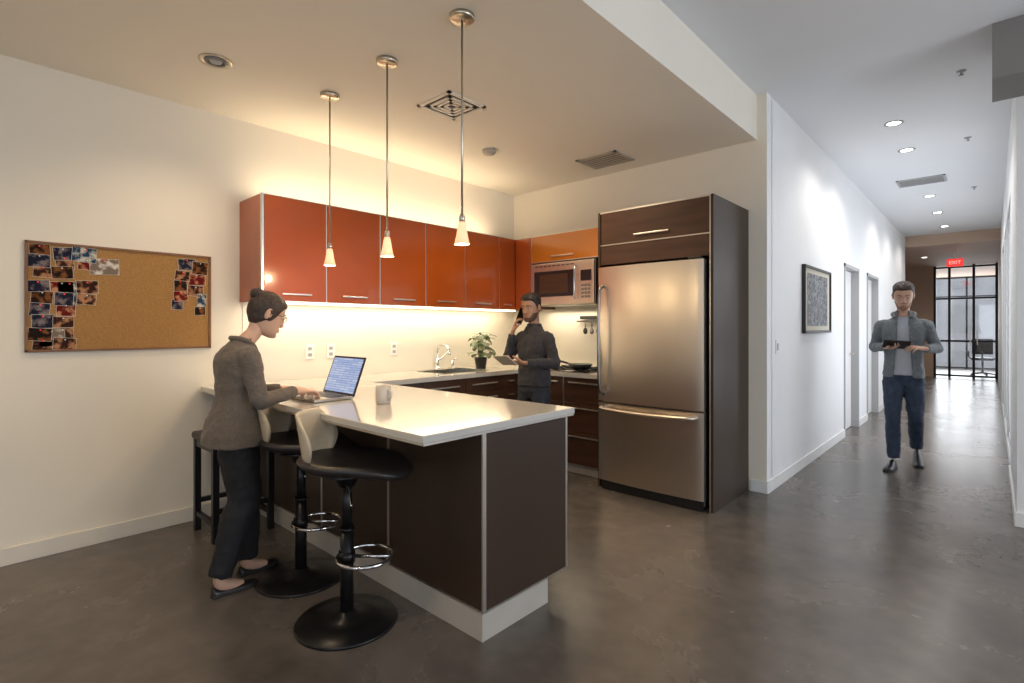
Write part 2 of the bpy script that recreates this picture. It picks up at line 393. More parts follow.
b.box(UX-.02,-2.49,4.15,YB-.002,2.015,UZ1-.002,M['carc'])
b.box(UX-.02,-3.525,4.15,YB-.002,UZ0+.012,2.015,M['carc'])
b.box(-2.69,-2.49,4.15,YB-.002,UZ0+.012,2.015,M['carc'])
b.box(UX+.004,-3.525,4.13,4.15,UZ0+.006,UZ1-.006,M['orange'],.001)
b.box(-3.515,-2.70,4.13,4.15,2.02,UZ1-.006,M['orange2'],.001)
b.box(-2.69,-2.49,4.13,4.15,UZ0+.006,UZ1-.006,M['orange2'],.001)
b.box(-3.524,-3.516,4.134,4.15,UZ0,UZ1,M['alu']); b.box(-2.699,-2.691,4.134,4.15,UZ0,UZ1,M['alu'])
b.box(-3.515,-2.49,4.128,4.15,UZ1-.006,UZ1,M['alu']); b.box(-3.515,-2.70,4.128,4.15,2.012,2.02,M['alu'])
b.box(-3.25,-2.97,4.112,4.128,2.06,2.072,M['alu'],.002)
b.box(-4.06,-3.98,1.6,4.4,UZ0-.003,UZ0+.012,M['ledwarm'])
b.done()
b=B('wall_backsplash_panel'); 
M['splash']=mat('backsplash_paint',(.76,.71,.61),.35,var=.01)
b.box(XL,XL+.006,1.53,YB-.006,.937,UZ0+.01,M['splash']); b.box(XL,-2.49,YB-.006,YB,.937,UZ0+.01,M['splash']); b.done()

b=B('microwave_oven')
x0,x1=-3.49,-2.72; z0,z1=1.575,2.0
b.box(x0,x1,4.12,YB-.01,z0,z1,M['steeld'],.004)
b.box(x0+.005,x1-.005,4.095,4.12,z0+.005,z1-.005,M['steel'],.006)
b.box(x0+.05,x0+.54,4.088,4.096,z0+.085,z1-.085,M['blackg'],.003)
b.box(x0+.12,x0+.47,4.086,4.089,z0+.12,z1-.12,M['brownw'],.003)
b.box(x0+.62,x1-.03,4.088,4.096,z0+.22,z1-.10,M['blackg'],.003)
b.tube([(x0+.572,4.094,z0+.06),(x0+.572,4.06,z0+.08),(x0+.572,4.06,z1-.08),(x0+.572,4.094,z1-.06)],.009,M['chrome'],sub=3)
for r in range(4):
    for c in range(3): b.box(x0+.63+c*.036,x0+.655+c*.036,4.088,4.095,z0+.06+r*.036,z0+.082+r*.036,M['grey'])
for k in range(9): b.box(x0+.06+k*.055,x0+.10+k*.055,4.092,4.097,z1-.04,z1-.03,M['black'])
b.done()

b=B('fridge_enclosure')
b.box(-2.485,-2.462,3.80,YB-.002,0,2.33,M['brown'],.001)
b.box(-1.52,-1.495,3.80,YB-.002,0,2.33,M['brown'],.001)
b.box(-1.522,-1.514,3.796,3.802,0,2.33,M['alu'])
b.box(-2.462,-1.52,3.83,YB-.002,1.90,2.33,M['carc'])
b.box(-2.455,-1.527,3.805,3.83,2.055,2.318,M['brownw'],.001)
b.box(-2.462,-1.52,3.81,3.83,1.885,2.045,M['brownw'],.001)
b.box(-2.462,-1.52,3.80,3.83,2.318,2.33,M['alu']);b.box(-2.462,-1.52,3.803,3.83,2.045,2.053,M['alu'])
b.box(-2.14,-1.84,3.785,3.80,2.10,2.112,M['alu'],.002)
b.done()
b=B('refrigerator')
fx0,fx1=-2.445,-1.545
b.box(fx0+.01,fx1-.01,3.80,4.5,.03,1.845,M['steeld'],.004)
def door(z0,z1):
    n=28; prof=[]
    for k in range(n+1):
        t=k/n; x=fx0+(fx1-fx0)*t
        prof.append((x,3.748-.026*math.sin(math.pi*t)**.6))
    tb=bmesh.new()
    vs=[[tb.verts.new((x,yy,z)) for x,yy in prof] for z in (z0,z1)]
    for i in range(n): tb.faces.new((vs[0][i],vs[0][i+1],vs[1][i+1],vs[1][i]))
    b.merge(tb,M['steel'],True)
    rings=[[(x,yy+.0006,z) for x,yy in prof]+[(fx1,3.80,z),(fx0,3.80,z)] for z in (z0,z1)]
    b.loft(rings,M['steel'],False)
door(.742,1.855); door(.085,.728)
b.box(fx0+.02,fx1-.02,3.77,3.80,.0,.08,M['black'])
hx=fx0+.055
b.tube([(hx,3.735,.80),(hx,3.68,.84),(hx,3.665,1.0),(hx,3.66,1.25),(hx,3.665,1.5),(hx,3.68,1.66),(hx,3.735,1.70)],.013,M['steeld'],sub=4,seg=14)
b.tube([(fx0+.05,3.735,.69),(fx0+.07,3.675,.69),(fx0+.2,3.66,.685),((fx0+fx1)/2,3.655,.68),(fx1-.2,3.66,.685),(fx1-.07,3.675,.69),(fx1-.05,3.735,.69)],.014,M['steel'],sub=4,seg=14)
b.box(fx1-.12,fx1-.02,3.745,3.80,1.855,1.875,M['black'],.003)
b.done()

b=B('cooktop')
b.box(-3.33,-2.73,3.99,4.45,.937,.945,M['blackg'],.002)
for x in (-3.18,-2.88):
    for yv in (4.1,4.33):
        b.torus((x,yv,.957),.075,.006,M['black']); b.cyl(x,yv,.945,.957,.03,M['steeld'])
        for a in range(4): b.tube([(x,yv,.965),(x+.095*math.cos(a*math.pi/2),yv+.095*math.sin(a*math.pi/2),.965)],.005,M['black'],seg=6)
b.done()
b=B('frying_pan')
b.lathe([(.001,.971),(.095,.971),(.12,1.01),(.116,1.01),(.092,.976),(.001,.976)],M['black'],x=-2.88,y=4.10,cap=False)
b.tube([(-2.99,4.10,1.0),(-3.08,4.08,1.025),(-3.17,4.06,1.03)],.01,M['black'],sub=3,rnd=True)
b.done()
b=B('utensil_rail')
b.tube([(-3.2,YB-.05,1.42),(-2.55,YB-.05,1.42)],.009,M['steeld'])
for x in (-3.18,-2.57): b.box(x-.008,x+.008,YB-.05,YB-.007,1.412,1.428,M['steeld'])
b.box(-3.15,-2.60,YB-.075,YB-.03,1.44,1.475,M['black'],.004)
for i,x in enumerate((-3.1,-3.02,-2.94,-2.85,-2.77,-2.68)):
    b.tube([(x,YB-.05,1.42),(x,YB-.045,1.35)],.005,M['steeld'],seg=6)
    b.ell((x,YB-.045,1.32),(.028,.007,.035),M['steeld'] if i%2 else M['black'],u=12,v=8)
b.done()

# plant
b=B('potted_houseplant')
px,py=-3.88,3.76
b.lathe([(.001,.937),(.05,.937),(.065,1.03),(.068,1.05),(.060,1.05),(.055,1.03),(.001,1.03)],M['black'],x=px,y=py,cap=False)
for i in range(38):
    a=random.uniform(0,2*math.pi); L=random.uniform(.05,.17); hgt=random.uniform(.04,.27)
    if math.cos(a)<0: L=min(L,.11)
    tip=V((px+math.cos(a)*L*.7,py+math.sin(a)*L*.7,1.03+hgt)); base=V((px+random.uniform(-.02,.02),py+random.uniform(-.02,.02),1.02))
    mid=(tip+base)/2+V((0,0,.05))
    b.tube([base,mid,tip],[.003,.0025,.002],M['leaf'],seg=5,sub=2)
    d=(V((math.cos(a),math.sin(a),random.uniform(-.6,.3)))).normalized(); s_=d.cross(V((0,0,1))).normalized()
    up=s_.cross(d); ll=random.uniform(.06,.085); ww=random.uniform(.030,.044)
    rows=[]
    for k in range(7):
        t=k/6; w=ww*math.sin(math.pi*min(1,t*.93+.04))**.8; c=tip+d*ll*t-V((0,0,.03))*t*t
        rows.append([c-s_*w+up*.006,c-s_*w*.5+up*.002,c,c+s_*w*.5+up*.002,c+s_*w+up*.006])
    b.loft(rows,M['leaf'],True,closed=False)
b.done()

for (yv,) in ((2.05,),(2.235,),(2.87,)):
    b=B('wall_outlet'); b.box(XL+.006,XL+.014,yv-.038,yv+.038,1.095,1.215,M['white'],.003)
    for z in (1.13,1.18): b.box(XL+.013,XL+.0165,yv-.017,yv+.017,z-.014,z+.014,M['lgrey'],.002)
    for z in (1.13,1.18):
        for s_ in(-.006,.006): b.box(XL+.0165,XL+.017,yv+s_-.001,yv+s_+.001,z-.006,z+.006,M['black'])
    b.done()
b=B('light_switch'); b.box(XH,XH+.008,4.77,4.85,1.13,1.25,M['white'],.003); b.box(XH+.008,XH+.012,4.795,4.825,1.16,1.22,M['lgrey'],.002); b.done()

e=empty('cork_board')
b=B('board')
y0,y1,z0,z1=.33,1.31,1.208,1.86
b.box(XL+.001,XL+.012,y0+.01,y1-.01,z0+.01,z1-.01,M['cork'])
for q in ((y0,y1,z0,z0+.014),(y0,y1,z1-.014,z1),(y0,y0+.014,z0,z1),(y1-.014,y1,z0,z1)): b.box(XL+.001,XL+.022,*q,M['wood'],.002)
b.done(parent=e)
b=B('pinned_photos')
k=0
def ph(yc,zc,w,h,ang,m):
    global k
    k+=1
    mx=Matrix.Translation((XL+.0135+.0008*(k%5),yc,zc))@Matrix.Rotation(math.radians(ang),4,'X')
    b.box(-.0005,.0005,-w/2,w/2,-h/2,h/2,M['paper'],mx=mx); b.box(.0004,.0008,-w/2+.0018,w/2-.0018,-h/2+.0018,h/2-.0018,m,mx=mx)
    b.ell((.004,0,h/2-.012),(.004,.004,.004),M['red'] if k%2 else M['white'],mx=mx,u=8,v=6)
for r,zc in enumerate((1.80,1.745,1.68,1.60,1.53,1.455,1.39,1.31,1.255)):
    n=3 if r in(0,1,3,4) else 2
    for c in range(n):
        ph(.40+c*.105+random.uniform(-.012,.012),zc+random.uniform(-.006,.006),random.uniform(.085,.11),random.uniform(.065,.085),random.uniform(-5,5),PH[random.choice((0,1,2,3,3,0,1,2))])
ph(.70,1.735,.15,.10,2,PH[5]); ph(.60,1.80,.12,.09,-4,PH[4]); ph(.53,1.56,.11,.14,0,PH[4]); ph(.45,1.29,.12,.1,3,PH[5])
for (yc,zc,w,h,a,i) in ((1.16,1.79,.11,.08,4,1),(1.24,1.77,.10,.09,-3,3),(1.13,1.71,.09,.07,-6,0),(1.22,1.69,.11,.08,3,2),(1.12,1.64,.08,.08,2,3),(1.21,1.61,.10,.075,-4,0),(1.12,1.57,.085,.07,5,2),(1.25,1.545,.06,.09,0,4),(1.10,1.51,.07,.07,-3,1),(1.24,1.47,.07,.06,3,3)):
    ph(yc,zc,w,h,a,PH[i])
b.done(parent=e)

b=B('framed_artwork')
y0,y1,z0,z1=5.60,6.70,1.30,1.965
b.box(XH+.001,XH+.018,y0+.01,y1-.01,z0+.01,z1-.01,M['paper']); b.box(XH+.018,XH+.020,y0+.13,y1-.13,z0+.07,z1-.07,M['art'])
for q in ((y0,y1,z0,z0+.025),(y0,y1,z1-.025,z1),(y0,y0+.025,z0,z1),(y1-.025,y1,z0,z1)): b.box(XH+.001,XH+.035,*q,M['black'],.003)
b.done()

# ------------------------------------------------------------------ ceiling items
def pendant(x,y):
    b=B('pendant_lamp')
    b.lathe([(.001,ZK),(.062,ZK),(.062,ZK-.018),(.055,ZK-.024),(.001,ZK-.024)],M['nickel'],x=x,y=y,cap=False)
    b.tube([(x,y,ZK-.02),(x,y,1.885)],.0055,M['nickel'],seg=10)
    b.lathe([(.001,1.915),(.010,1.915),(.015,1.90),(.015,1.868),(.001,1.868)],M['nickel'],x=x,y=y,cap=False)
    b.lathe([(.016,1.875),(.020,1.86),(.028,1.81),(.038,1.765),(.035,1.765),(.025,1.81),(.017,1.858),(.013,1.872)],M['shade'],x=x,y=y,cap=False)
    b.ell((x,y,1.790),(.014,.014,.026),M['bulb'])
    b.done()
    l=bpy.data.lights.new('pendant_bulb','POINT'); l.energy=4; l.color=(1,.72,.42); l.shadow_soft_size=.03
    o=bpy.data.objects.new('pendant_bulb_light',l); o.location=(x,y,1.745); scene.collection.objects.link(o)
for x in (-3.246,-2.585,-1.94): pendant(x,1.75)

def grille(name,x,y,z,w,h,n,m,conc=False,rz=0):
    b=B(name)
    b.box(-w/2,w/2,-h/2,-h/2+.025,-.010,0,m);b.box(-w/2,w/2,h/2-.025,h/2,-.010,0,m)
    b.box(-w/2,-w/2+.025,-h/2,h/2,-.010,0,m);b.box(w/2-.025,w/2,-h/2,h/2,-.010,0,m)
    b.box(-w/2+.02,w/2-.02,-h/2+.02,h/2-.02,-.002,0,M['ventd'])
    if conc:
        for k in range(1,4):
            s_=w/2-.018-k*.034
            for q in ((-s_,s_,-s_,-s_+.022),(-s_,s_,s_-.022,s_),(-s_,-s_+.022,-s_,s_),(s_-.022,s_,-s_,s_)): b.box(*q,-.010,-.002,m)
    else:
        for k in range(n):
            yy=-h/2+.03+(h-.06)*(k+.5)/n
            b.box(-w/2+.02,w/2-.02,yy-.012,yy+.012,-.006,-.002,m)
    b.done(loc=(x,y,z),rot=rz)
grille('ceiling_air_diffuser',-2.78,2.41,ZK,.34,.34,8,M['ventl'],True)
grille('ceiling_air_grille',-2.63,4.14,ZK,.42,.34,6,M['vent'])
grille('ceiling_air_grille',-.68,8.65,ZH,.5,.4,6,M['lgrey'])
b=B('smoke_detector'); b.lathe([(.001,ZK),(.06,ZK),(.06,ZK-.02),(.045,ZK-.038),(.001,ZK-.04)],M['vent'],x=-3.23,y=3.23,cap=False); b.done()
def downlight(x,y,z,m,r=.085):
    b=B('recessed_downlight')
    b.lathe([(r,z),(r+.018,z-.001),(r+.016,z-.007),(r,z-.006),(r-.008,z-.002),(r-.01,z)],M['nickel'] if m is M['dloff'] else M['lgrey'],x=x,y=y,cap=False)
    b.lathe([(.001,z-.003),(r-.006,z-.003)],m,x=x,y=y,cap=False)
    if m is M['dloff']: b.torus((x,y,z-.005),.05,.008,M['grey']); b.ell((x,y,z-.004),(.035,.035,.012),M['lgrey'])
    b.done()
downlight(-3.32,1.08,ZK,M['dloff'],.07)
for x,y in ((-.68,6.04),(-.68,7.04),(-.67,9.72),(-.67,11.2),(-.66,12.8)): downlight(x,y,ZH,M['dlh'],.06)
downlight(-1.2,16.0,3.05,M['dlh'],.06)  # added fitting for the extra lamp that brightens the far tan wall
for x,y in ((-.17,5.15),(-.18,7.0),(-.18,9.5)):
    b=B('fire_sprinkler'); b.lathe([(.001,ZH),(.03,ZH),(.028,ZH-.008),(.008,ZH-.01),(.008,ZH-.03),(.018,ZH-.032),(.001,ZH-.034)],M['lgrey'],x=x,y=y,cap=False,seg=20); b.done()
e=empty('exit_sign',(-.60,15.0,2.78))
b=B('sign_box'); b.box(-.14,.14,-.02,.02,-.085,.085,M['red'],.005); b.box(-.02,.02,-.015,.015,.085,.27,M['white']); b.done(parent=e)
fc=bpy.data.curves.new('exit_text','FONT'); fc.body='EXIT'; fc.size=.10; fc.align_x='CENTER'; fc.align_y='CENTER'; fc.extrude=.002
fo=bpy.data.objects.new('exit_letters',fc); scene.collection.objects.link(fo); fo.parent=e; fo.location=(0,-.023,0); fo.rotation_euler=(math.pi/2,0,0)
fc.materials.append(mat('exit_letter_white',(1,1,1),.4,emit=(1,.6,.5),estr=.6))

# ------------------------------------------------------------------ counter objects
e=empty('laptop',(-2.91,1.50,.937))
b=B('base'); b.box(-.18,.18,-.12,.12,.002,.018,M['dloff'],.004)
b.box(-.155,.155,-.015,.095,.0175,.0185,M['black'])
for r in range(5):
    for c in range(13): b.box(-.150+c*.0232,-.130+c*.0232,-.010+r*.0205,.008+r*.0205,.018,.0205,M['black'],.001,seg=1)
b.box(-.05,.05,-.11,-.03,.0178,.0186,M['lgrey'])
b.done(parent=e)
tilt=Matrix.Translation((0,.12,.014))@Matrix.Rotation(math.radians(-20),4,'X')
b=B('lid'); b.box(-.18,.18,-.002,.006,0,.238,M['black'],.002,mx=tilt); b.tube([(-.14,.12,.014),(.14,.12,.014)],.006,M['black'])
b.done(parent=e)
b=B('display'); b.box(-.168,.168,-.0032,-.0022,.014,.226,M['screen'],mx=tilt); b.done(parent=e)
b=B('coffee_mug')
mx_,my_=-2.459,1.64
b.lathe([(.001,.937),(.036,.937),(.041,.943),(.043,.99),(.043,1.035),(.0395,1.035),(.039,.99),(.036,.95),(.001,.948)],M['ceram'],x=mx_,y=my_,cap=False)
b.torus((mx_+.043,my_+.005,.987),.026,.0065,M['ceram'],a0=-115,a1=115,axis='y',n=20)
b.done()

# ------------------------------------------------------------------ stools
def stool(x,y,rz,zs=.725):
    b=B('bar_stool')
    b.lathe([(.001,0),(.225,0),(.228,.008),(.222,.014),(.12,.022),(.05,.034),(.032,.055),(.001,.055)],M['blackm'],cap=False,seg=56)
    b.cyl(0,0,.05,.42,.030,M['blackm']); b.cyl(0,0,.42,.435,.034,M['blackm']); b.cyl(0,0,.43,zs-.08,.024,M['blackm'])
    b.lathe([(.001,zs-.10),(.035,zs-.10),(.06,zs-.055),(.12,zs-.04),(.001,zs-.04)],M['blackm'],cap=False)
    b.tube([(.03,.0,zs-.075),(.12,.05,zs-.085),(.20,.08,zs-.125)],.005,M['chrome'],sub=3,rnd=True)
    b.torus((0,.085,.30),.125,.009,M['chrome'],n=48)
    b.cyl(0,0,.275,.325,.037,M['blackm']); b.tube([(0,.03,.30),(0,.21,.30)],.008,M['chrome'])
    rows=[]
    def sect(ang,rr):
        ca,sa=math.cos(ang),math.sin(ang)
        X=.22*math.copysign(abs(ca)**.75,ca)*rr; Y=.25*math.copysign(abs(sa)**.75,sa)*rr+.045
        return X,Y
    prof=[(.02,-.035),(.55,-.035),(.85,-.027),(.97,-.014),(1,0),(.97,.012),(.88,.020),(.6,.010),(.3,.004),(.02,.002)]
    for rr,dz in prof:
        ring=[]
        for k in range(48):
            X,Y=sect(2*math.pi*k/48,rr); lift=.45*X*X+ (.9*Y*Y if Y<0 else -.45*Y*Y)
            ring.append((X,Y,zs+dz+lift))
        rows.append(ring)
    b.loft(rows,M['leather'],True)
    outer=[]
    for j in range(13):
        t=j/12; z=zs+.005+.235*t; ring=[]
        half=math.radians(30+26*math.sin(math.pi*min(1,t*.85+.12)))
        rr=.205+.035*t
        for k in range(17):
            a=-math.pi/2-half+2*half*k/16
            ring.append((rr*math.cos(a),rr*math.sin(a)+.02,z))
        for k in range(16,-1,-1):
            a=-math.pi/2-half+2*half*k/16
            ring.append(((rr-.012)*math.cos(a),(rr-.012)*math.sin(a)+.02,z))
        outer.append(ring)
    b.loft(outer,M['creamw'],True)
    b.done(loc=(x,y,0),rot=rz)
stool(-2.19,1.265,math.radians(-47)); stool(-2.76,1.32,math.radians(-42))
b=B('counter_stool')
cx,cy=-3.76,1.335
for sx in(-1,1):
    for sy in(-1,1): b.box(cx+sx*.17-.019,cx+sx*.17+.019,cy+sy*.17-.019,cy+sy*.17+.019,0,.61,M['blackm'],.003)
for sx in(-1,1):
    b.box(cx+sx*.17-.012,cx+sx*.17+.012,cy-.16,cy+.16,.18,.21,M['blackm']); b.box(cx+sx*.17-.015,cx+sx*.17+.015,cy-.16,cy+.16,.565,.61,M['blackm'])
    b.box(cx-.16,cx+.16,cy+sx*.17-.012,cy+sx*.17+.012,.10,.13,M['blackm']); b.box(cx-.16,cx+.16,cy+sx*.17-.015,cy+sx*.17+.015,.565,.61,M['blackm'])
b.box(cx-.20,cx+.20,cy-.20,cy+.20,.61,.66,M['leather'],.018,seg=4)
b.done()

b=B('office_chair')
ox,oy=-.20,19.7
for k in range(5):
    a=k*2*math.pi/5; b.tube([(ox,oy,.10),(ox+.28*math.cos(a),oy+.28*math.sin(a),.06)],[.025,.015],M['black']); b.ell((ox+.28*math.cos(a),oy+.28*math.sin(a),.03),(.03,.02,.03),M['black'],u=10,v=8)
b.cyl(ox,oy,.08,.45,.028,M['steeld']); b.box(ox-.24,ox+.24,oy-.23,oy+.23,.45,.52,M['black'],.03,seg=3)
b.box(ox-.22,ox+.22,oy-.25,oy-.20,.62,1.05,M['black'],.02,seg=3); b.tube([(ox,oy-.15,.45),(ox,oy-.27,.5),(ox,oy-.26,.75)],.02,M['black'],sub=3)
for s_ in(-1,1): b.tube([(ox+s_*.24,oy-.02,.48),(ox+s_*.29,oy-.02,.55),(ox+s_*.29,oy-.02,.68),(ox+s_*.29,oy+.14,.69)],.015,M['black'],sub=3)
b.done()

# ------------------------------------------------------------------ people
def bake(ob,voxel,it=6,mt=None,disp=0.,ns=.07):
    r=ob.modifiers.new('r','REMESH'); r.mode='VOXEL'; r.voxel_size=voxel; r.use_smooth_shade=True
    s=ob.modifiers.new('s','SMOOTH'); s.factor=.5; s.iterations=it
    if disp>0:
        tx=bpy.data.textures.new('folds','CLOUDS'); tx.noise_scale=ns; tx.noise_depth=2
        d=ob.modifiers.new('d','DISPLACE'); d.texture=tx; d.strength=disp; d.mid_level=.5
    dg=bpy.context.evaluated_depsgraph_get()
    me=bpy.data.meshes.new_from_object(ob.evaluated_get(dg)); ob.modifiers.clear(); ob.data=me
    if len(me.materials)==0: me.materials.append(mt)
    for p in me.polygons: p.use_smooth=True
def oring(c,w,d,n=32,e=2.3):
    out=[]
    for k in range(n):
        a=2*math.pi*k/n; ca,sa=math.cos(a),math.sin(a)
        out.append((c[0]+w*math.copysign(abs(ca)**(2/e),ca),c[1]+d*math.copysign(abs(sa)**(2/e),sa),c[2]))
    return out
HT=[(-.116,.012,.066,.040),(-.112,.026,.082,.015),(-.104,.038,.090,-.015),(-.09,.048,.092,-.035),(-.07,.056,.091,-.055),(-.045,.063,.090,-.074),(-.02,.068,.089,-.088),(.0,.071,.089,-.095),(.03,.074,.091,-.099),(.06,.072,.087,-.094),(.085,.062,.073,-.080),(.103,.043,.050,-.056),(.112,.025,.028,-.035),(.1155,.006,.006,-.012)]
def gs(v,c,s): return math.exp(-((v-c)/s)**2)
def head_pt(z,w,f,bk,a,feat=True):
    cy=(f+bk)/2; hd=(f-bk)/2
    sa,ca=math.sin(a),math.cos(a)
    x=w*math.copysign(abs(sa)**.9,sa); y=cy+hd*math.copysign(abs(ca)**.95,ca)
    if feat and ca>0:
        d=0
        d-=.0085*(gs(x,.031,.017)+gs(x,-.031,.017))*gs(z,.008,.014)
        nb=max(0,min(1,(.022-z)/.05)) if z>-.03 else max(0,1-(-.03-z)/.012)
        d+=(.006+.020*nb)*gs(x,0,.0085+.006*nb)*(1 if -.042<z<.025 else gs(z,.025,.01) if z>=.025 else 0)
        d+=.003*gs(z,.030,.010)*gs(x,0,.05)
        d+=.006*gs(x,0,.022)*(gs(z,-.058,.006)+gs(z,-.069,.006))
        d-=.003*gs(x,0,.022)*gs(z,-.0635,.003)
        d+=.005*gs(x,0,.018)*gs(z,-.099,.012)
        d-=.004*gs(x,0,.02)*gs(z,-.082,.008)
        d+=.003*(gs(x,.042,.018)+gs(x,-.042,.018))*gs(z,-.025,.02)
        y+=d
    return x,y,z
def head_grid(off=None,feat=True,na=72,sub=5):
    rows=catmull(HT,sub); out=[]
    for i,(z,w,f,bk) in enumerate(rows):
        ring=[]
        for k in range(na):
            a=2*math.pi*k/na; p=V(head_pt(z,w,f,bk,a,feat))
            if off:
                nrm=V((p.x/.075**2,(p.y+.0)/.095**2,max(p.z,-.05)/.115**2)).normalized()
                p=p+nrm*off(p,a)
            ring.append(p)
        out.append(ring)
    return out
def sst(x,a,b):
    t=max(0,min(1,(x-a)/(b-a))); return t*t*(3-2*t)
def make_head(parent,c,pitch,yaw,sc,skin,hair,female=False,beard=None,neck_to=None,neck_r=.055,glasses=False,lips=None):
    R=Matrix.Translation(c)@Matrix.Rotation(yaw,4,'Z')@Matrix.Rotation(-pitch,4,'X')@Matrix.Scale(sc,4)
    lips=lips or M['lips']
    b=B('head'); b.loft(head_grid(),skin,True,mx=R)
    for s in(-1,1):
        E=R@Matrix.Translation((s*.073,-.012,-.004))@Matrix.Rotation(s*.25,4,'Z')@Matrix.Rotation(-.15,4,'X')
        b.ell((0,0,0),(.009,.018,.031),skin,mx=E,u=16,v=12)
        b.torus((s*.006,0,.004),.016,.0045,skin,mx=E,axis='x',a0=-60,a1=200,n=18,seg=8,sy=1.45)
        b.ell((s*.031,.0765,.008),(.0135,.010,.0085),M['eyew'],mx=R,u=16,v=12)
        b.ell((s*.031,.0835,.0065),(.0058,.0045,.0060),M['iris'],mx=R,u=12,v=8)
        b.tube([(s*.016,.084,.011),(s*.031,.0895,.0135),(s*.046,.0795,.010)],[.002,.0042,.002],skin,mx=R,sub=3,seg=8,rnd=True)
        b.tube([(s*.013,.092,.026),(s*.030,.0925,.031),(s*.048,.080,.026)],[.002,.0028,.0014],hair,mx=R,sub=3,seg=8,rnd=True)
        b.ell((s*.0095,.101,-.034),(.0075,.009,.007),skin,mx=R,u=12,v=8)
    for z,r in((-.0585,.0036),(-.0685,.0044)):
        b.tube([(-.023,.0835,-.0635),(-.010,.0945,z),(0,.0965,z-.0008),(.010,.0945,z),(.023,.0835,-.0635)],[.0015,r*.9,r,r*.9,.0015],lips,mx=R,sub=3,seg=8,rnd=True)
    if neck_to is not None:
        top=R@V((0,-.028,-.03)); low=R@V((0,-.02,-.11))
        nt_=V(neck_to); mid=(low*.5+nt_*.5)
        b.tube([top,low,mid,nt_],[neck_r*.92,neck_r*.95,neck_r,neck_r*1.22],skin,sub=4,seg=28)
    b.done(parent=parent)
    def hmask(p,a):
        if female: line=.062-.10*sst(-p.y,-.075,-.01)-.035*sst(-p.y,.0,.05)
        else:
            line=.072-.062*sst(-p.y,-.066,-.012)-.062*sst(-p.y,.02,.06)
            if -.012<p.y<.02: line-=.018
        return sst(p.z,line-.006,line+.006)
    def off(p,a):
        m=hmask(p,a); th=.008 if female else .004
        th+=(.015*sst(p.z,.04,.1) if not female else .004*sst(p.z,.05,.1))
        wav=.002*math.sin(p.x*180+p.z*60)*math.sin(p.y*130)+ (.0025*math.sin(p.x*90+1)*math.sin(p.y*110) if not female else 0)
        return m*(th+wav)-(1-m)*.008
    h=B('hair'); h.loft(head_grid(off,feat=False),hair,True,mx=R)
    if female:
        h.ell((0,-.085,.085),(.040,.036,.036),hair,mx=R)
        h.torus((0,-.085,.088),.024,.016,hair,mx=R@Matrix.Translation((0,-.085,.088))@Matrix.Rotation(.8,4,'X')@Matrix.Translation((0,.085,-.088)))
        for s in(-1,1): h.tube([(s*.071,.02,.03),(s*.077,.012,-.01),(s*.074,.006,-.04)],[.004,.003,.001],hair,mx=R,sub=3,seg=6)
    else:
        for k in range(14):
            x=-.042+.084*k/13; h.tube([(x,.01,.124-abs(x)*.5),(x*1.02,.050,.119-abs(x)*.55),(x*.95+.008,.078,.100-abs(x)*.4)],[.009,.011,.004],hair,mx=R,sub=3,seg=8,rnd=True)
    h.done(parent=parent)
    if beard:
        def boff(p,a):
            ax=abs(p.x)
            topz=-.074 if ax<.030 else (-.074+.038*sst(ax,.030,.060))
            m=1-sst(p.z,topz-.010,topz+.010)
            m=max(m,.85*gs(p.z,-.047,.006)*(1 if ax<.026 else 0))
            m*=sst(p.y,-.03,.0)
            return m*.0018-(1-m)*.004
        h=B('beard'); h.loft(head_grid(boff),beard,True,mx=R); h.done(parent=parent)
    if glasses:
        g=B('glasses')
        for s in(-1,1):
            g.torus((s*.033,.098,.006),.021,.0019,M['black'],mx=R,axis='y',n=24,seg=6,sy=.8)
            g.tube([(s*.054,.097,.010),(s*.070,.085,.010),(s*.078,.0,.008),(s*.076,-.03,-.01)],.0019,M['black'],mx=R,seg=6,sub=2)
        g.tube([(-.012,.099,.010),(0,.102,.012),(.012,.099,.010)],.0019,M['black'],mx=R,seg=6)
        g.done(parent=parent)
def make_hand(parent,name,wrist,f,n,thumb,skin,sc=1.,curl=(20,30,20),fan=6,tc=0.3):
    f=V(f).normalized(); n=V(n); n=(n-f*n.dot(f)).normalized(); t=f.cross(n).normalized()
    if t.dot(V(thumb))<0: t=-t
    w=V(wrist); b=B(name)
    rings=[]
    for d,hw,ht in ((-.03,.024,.019),(0,.026,.019),(.025,.033,.018),(.05,.039,.016),(.075,.041,.0145),(.092,.038,.011),(.098,.030,.006)):
        c=w+f*d*sc
        rings.append([c+t*math.cos(2*math.pi*k/20)*hw*sc+n*math.sin(2*math.pi*k/20)*ht*sc for k in range(20)])
    b.loft(rings,skin)
    for i,(lat,L,dd) in enumerate(((-.031,.058,.080),(-.0105,.073,.088),(.0105,.080,.090),(.031,.072,.086))):
        p=w+f*(dd-.015)*sc+t*lat*sc; dirv=(f+t*math.radians((i-1.5)*fan)).normalized(); pts=[p,p+dirv*.02*sc]; ang=0
        p=pts[-1]
        for fr,cu in zip((.46,.30,.24),curl):
            ang+=math.radians(cu+(i==0)*3); dv=(dirv*math.cos(ang)-n*math.sin(ang)); p=p+dv*L*fr*sc; pts.append(p)
        b.tube(pts,[.0095*sc,.0092*sc,.0085*sc,.0078*sc,.0064*sc],skin,seg=12,rnd=True)
    p=w+f*.018*sc+t*.020*sc
    d1=(f*.62+t*.72-n*tc).normalized(); d2=(f*.85+t*.35-n*(tc+.1)).normalized()
    b.tube([p,p+d1*.035*sc,p+d1*.035*sc+d2*.032*sc,p+d1*.035*sc+d2*.058*sc],[.014*sc,.0125*sc,.0105*sc,.0085*sc],skin,seg=12,rnd=True)
    ob=b.done(parent=parent); bake(ob,.0026,3,skin); return ob
